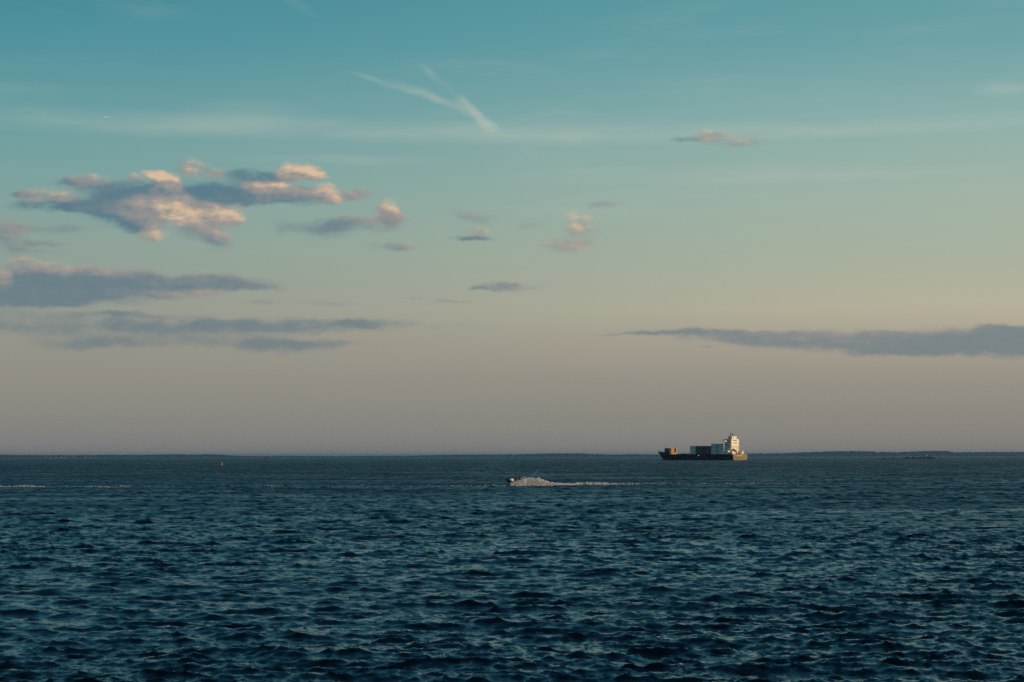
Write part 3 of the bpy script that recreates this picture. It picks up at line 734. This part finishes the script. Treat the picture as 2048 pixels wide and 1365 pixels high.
# ------------------------------------------------------------------ spray and foam
tet = np.array([(1, 1, 1), (1, -1, -1), (-1, 1, -1), (-1, -1, 1)], float); tetf = np.array([(0, 1, 2), (0, 3, 1), (0, 2, 3), (1, 3, 2)])
def droplets(name, cent, size, flat, m, **kw):
    n = len(cent); r = np.random.default_rng(len(cent))
    a = r.uniform(0, 6.28, n); ca, sa = np.cos(a), np.sin(a)
    v = tet[None] * (1 + r.uniform(-.4, .4, (n, 4, 1))) * size[:, None, None]
    x = v[..., 0] * ca[:, None] - v[..., 1] * sa[:, None]; y = v[..., 0] * sa[:, None] + v[..., 1] * ca[:, None]
    v = np.stack([x, y, v[..., 2] * flat], -1) + cent[:, None, :]
    f = tetf[None] + (np.arange(n) * 4)[:, None, None]
    return tag(link(name, mesh_np(name, v.reshape(-1, 3), f.reshape(-1, 3), m, False)), **kw)
def foam_mat():
    m = bpy.data.materials.new('white_foam'); m.use_nodes = True; t = m.node_tree; b = t.nodes['Principled BSDF']
    b.inputs['Base Color'].default_value = (.78, .82, .86, 1); b.inputs['Roughness'].default_value = .6
    tr = t.nodes.new('ShaderNodeBsdfTranslucent'); tr.inputs[0].default_value = (.78, .82, .86, 1)
    mx = t.nodes.new('ShaderNodeMixShader'); mx.inputs[0].default_value = .35
    t.links.new(b.outputs[0], mx.inputs[1]); t.links.new(tr.outputs[0], mx.inputs[2]); t.links.new(mx.outputs[0], t.nodes['Material Output'].inputs['Surface'])
    return m
fo = foam_mat()
tops = [(1021, 964), (1025, 960.5), (1030, 958.5), (1038, 957), (1046, 955.5), (1056, 955), (1066, 956), (1078, 957), (1088, 960), (1096, 963), (1108, 966), (1125, 967.5), (1150, 968.3)]
tx = np.array([t[0] for t in tops], float); ty = np.array([t[1] for t in tops])
NS = 90000
ppx = 1020 + 130 * rng.beta(1.15, 1.9, NS); top = np.interp(ppx, tx, ty)
top = top - (1.5 * np.sin(ppx * .31) * np.sin(ppx * .117 + 1) + 1.1 * np.sin(ppx * .9 + 2 * np.sin(ppx * .23))) * np.clip((ppx - 1040) / 15, 0, 1) * np.clip((1125 - ppx) / 40, 0, 1)
fr = 1 - rng.beta(1.25, 1.0, NS) ; fr = np.clip(fr + rng.normal(0, .05, NS), -.12, 1)
ppy = top + (972.2 - top) * (1 - fr)
ppx0 = ppx
dep = JY + rng.normal(0, .7, NS) + np.where(ppx < 1052, np.where(rng.random(NS) < .72, -1.05, 1.0), 0)
low = (dep < JY) & (ppx < 1056)
floor_top = np.interp(ppx, [1020, 1027, 1034, 1044, 1056], [965, 963.5, 961.5, 960, 956.5])
ppy = np.where(low, np.maximum(ppy, floor_top + rng.exponential(1.6, NS)), ppy)
sc_ = dep / FPX
X_ = (ppx - 1024) * sc_; Z_ = CAMH - (ppy - 914) * sc_ - .0015 * 0
hs_ = sea_h(X_, dep); Z_ = np.maximum(Z_, hs_ + .01)
size = rng.uniform(.007, .021, NS) * (1.15 - .5 * fr)
droplets('spray', np.stack([X_, dep, Z_], 1), size, 1.0, fo, label='cloud of white spray thrown up behind the jet ski', cat='spray', kind='stuff')
sp_ = bpy.data.objects['spray']
secs = []
for q, hw_, zt in ((1029, .25, 965.5), (1036, .6, 964.5), (1043, .9, 962), (1052, 1.0, 960.5), (1060, .9, 961.5), (1068, .9, 960), (1079, .8, 961.5), (1092, .7, 964.5), (1108, .5, 968), (1128, .35, 970)):
    xq = (q - 1024) / FPX * JY; zq = CAMH - (zt - 914) / FPX * JY
    secs.append([(xq, JY + hw_ * math.cos(a), .02 + max(.1, zq) * math.sin(a) ** .8 if 0 < a < math.pi else .02) for a in [k * math.pi / 8 for k in range(9)]])
mist = MB().loft(secs).build('mist', None, sp_)
mm = bpy.data.materials.new('mist'); mm.use_nodes = True; t = mm.node_tree; t.nodes.clear()
pv = t.nodes.new('ShaderNodeVolumePrincipled'); out = t.nodes.new('ShaderNodeOutputMaterial'); t.links.new(pv.outputs[0], out.inputs['Volume'])
pv.inputs['Color'].default_value = (.88, .92, .96, 1); pv.inputs['Density'].default_value = .9; pv.inputs['Anisotropy'].default_value = .2
mist.data.materials[0] = mm
# thin jet of water shot up behind
n = 110; t_ = rng.random(n) ** .7
q = np.stack([(1060 + 16 * t_ + rng.normal(0, .5, n) - 1024) * JY / FPX, np.full(n, JY) + rng.normal(0, .05, n), CAMH - ((955 - 14 * t_ + rng.normal(0, .3, n)) - 914) * JY / FPX], 1)
droplets('water_jet', q, rng.uniform(.006, .014, n), 1.0, fo, label='thin jet of water shot up from the stern of the jet ski', cat='water jet', kind='stuff')
# foam of the wake, lying on the water
segs = []   # x0, x1, photo y, spread in px, count, size
segs += [(1100, 1160, 970.0, .9, 9000, .055), (1150, 1215, 968.0, .8, 9000, .034), (1150, 1235, 970.0, .8, 2200, .03), (1215, 1275, 968.8, .9, 1500, .03),
         (1275, 1330, 968.2, .7, 700, .026), (1330, 1480, 967.8, .5, 900, .024), (1480, 1570, 967.2, .7, 600, .026), (1570, 2048, 967.2, .3, 400, .03),
         (960, 1012, 972.6, .25, 500, .03), (700, 960, 972.9, .3, 750, .03), (400, 700, 973.6, .3, 350, .03), (520, 570, 973.2, .35, 220, .03),
         (36, 70, 973.4, .5, 1100, .036), (55, 92, 974.2, .35, 800, .026), (0, 38, 974.0, .3, 300, .03), (120, 165, 974.4, .6, 260, .024), (172, 222, 974.6, .5, 480, .026),
         (238, 268, 973.4, 1.1, 330, .028), (225, 262, 975.2, .7, 160, .022), (268, 400, 974.6, .3, 220, .03), (1020, 1110, 972.2, .4, 2500, .04)]
P_ = []; S_ = []
for x0, x1, yy, sp, cnt, sz in segs:
    a = rng.random(cnt) * (x1 - x0) + x0
    clump = .5 + .5 * np.sin(a * .55 + yy) * np.sin(a * .17 + 2 * yy); a = a[rng.random(cnt) < .1 + 1.1 * clump ** 1.6]
    yv = yy + rng.normal(0, sp * .6, len(a)) - (a - 1024) * 0
    hor = 914 - (a - 1024) * .0015
    d_ = CAMH * FPX / (yv - hor)
    x_ = (a - 1024) / FPX * d_
    z_ = sea_h(x_, d_) + rng.uniform(-.01, .10, len(a))
    P_.append(np.stack([x_, d_, z_], 1)); S_.append(rng.uniform(.5, 1.4, len(a)) * sz)
droplets('wake_foam', np.concatenate(P_), np.concatenate(S_), .6, fo, label='broken white foam of the wakes lying along the water', cat='foam', kind='stuff')

# ------------------------------------------------------------------ aircraft
def plane():
    Ya = 15000.0; p = at(214, 235, Ya)
    e = empty('airliner', p, R(-62), label='tiny sunlit airliner high in the sky above the clouds at left', cat='aircraft')
    wm = mat('aircraft_white', (.85, .85, .85), .3)
    secs = []
    for y, r_, z in ((-18, .4, 1.2), (-14, 1.2, .8), (-8, 2.3, .2), (10, 2.4, 0), (15, 2.0, -.1), (17.5, .9, -.3), (18.3, .15, -.4)):
        secs.append([(r_ * math.cos(a * math.pi / 8), y, z + r_ * math.sin(a * math.pi / 8)) for a in range(16)])
    MB().loft(secs).build('fuselage', wm, e, True)
    for s in (-1, 1):
        MB().loft([[(s * 1.5, -1, -.9), (s * 1.5, 5.5, -.9), (s * 1.5, 2, -.4)], [(s * 17, -6.5, .5), (s * 17, -5, .5), (s * 17, -5.8, .65)]]).build('wing', wm, e)
        MB().tube((s * 6, 4.2, -1.9), (s * 6, .8, -1.9), .95, .7, 12).build('engine', wm, e)
        MB().loft([[(s * .5, -17, 1.3), (s * .5, -13.5, 1.3), (s * .5, -15.5, 1.6)], [(s * 6, -18, 1.8), (s * 6, -16.8, 1.8), (s * 6, -17.4, 1.95)]]).build('tailplane', wm, e)
    MB().loft([[(-.15, -17, 1.8), (-.15, -12.5, 1.8), (.15, -12.5, 1.8), (.15, -17, 1.8)], [(-.08, -19, 7.2), (-.08, -17.2, 7.2), (.08, -17.2, 7.2), (.08, -19, 7.2)]]).build('tail_fin', wm, e)
plane()

# ------------------------------------------------------------------ haze
hz = MB().box(-46000, 46000, -46000, 46000, -2.5, 48)
hm = bpy.data.materials.new('haze_air'); hm.use_nodes = True; t = hm.node_tree; t.nodes.clear()
pv = t.nodes.new('ShaderNodeVolumePrincipled'); out = t.nodes.new('ShaderNodeOutputMaterial'); t.links.new(pv.outputs[0], out.inputs['Volume'])
pv.inputs['Color'].default_value = (.34, .62, .86, 1); pv.inputs['Density'].default_value = 3.3e-5; pv.inputs['Anisotropy'].default_value = .6
ho = hz.build('haze', hm); tag(ho, kind='stuff', label='thin blue haze over the water towards the far shore', cat='haze')
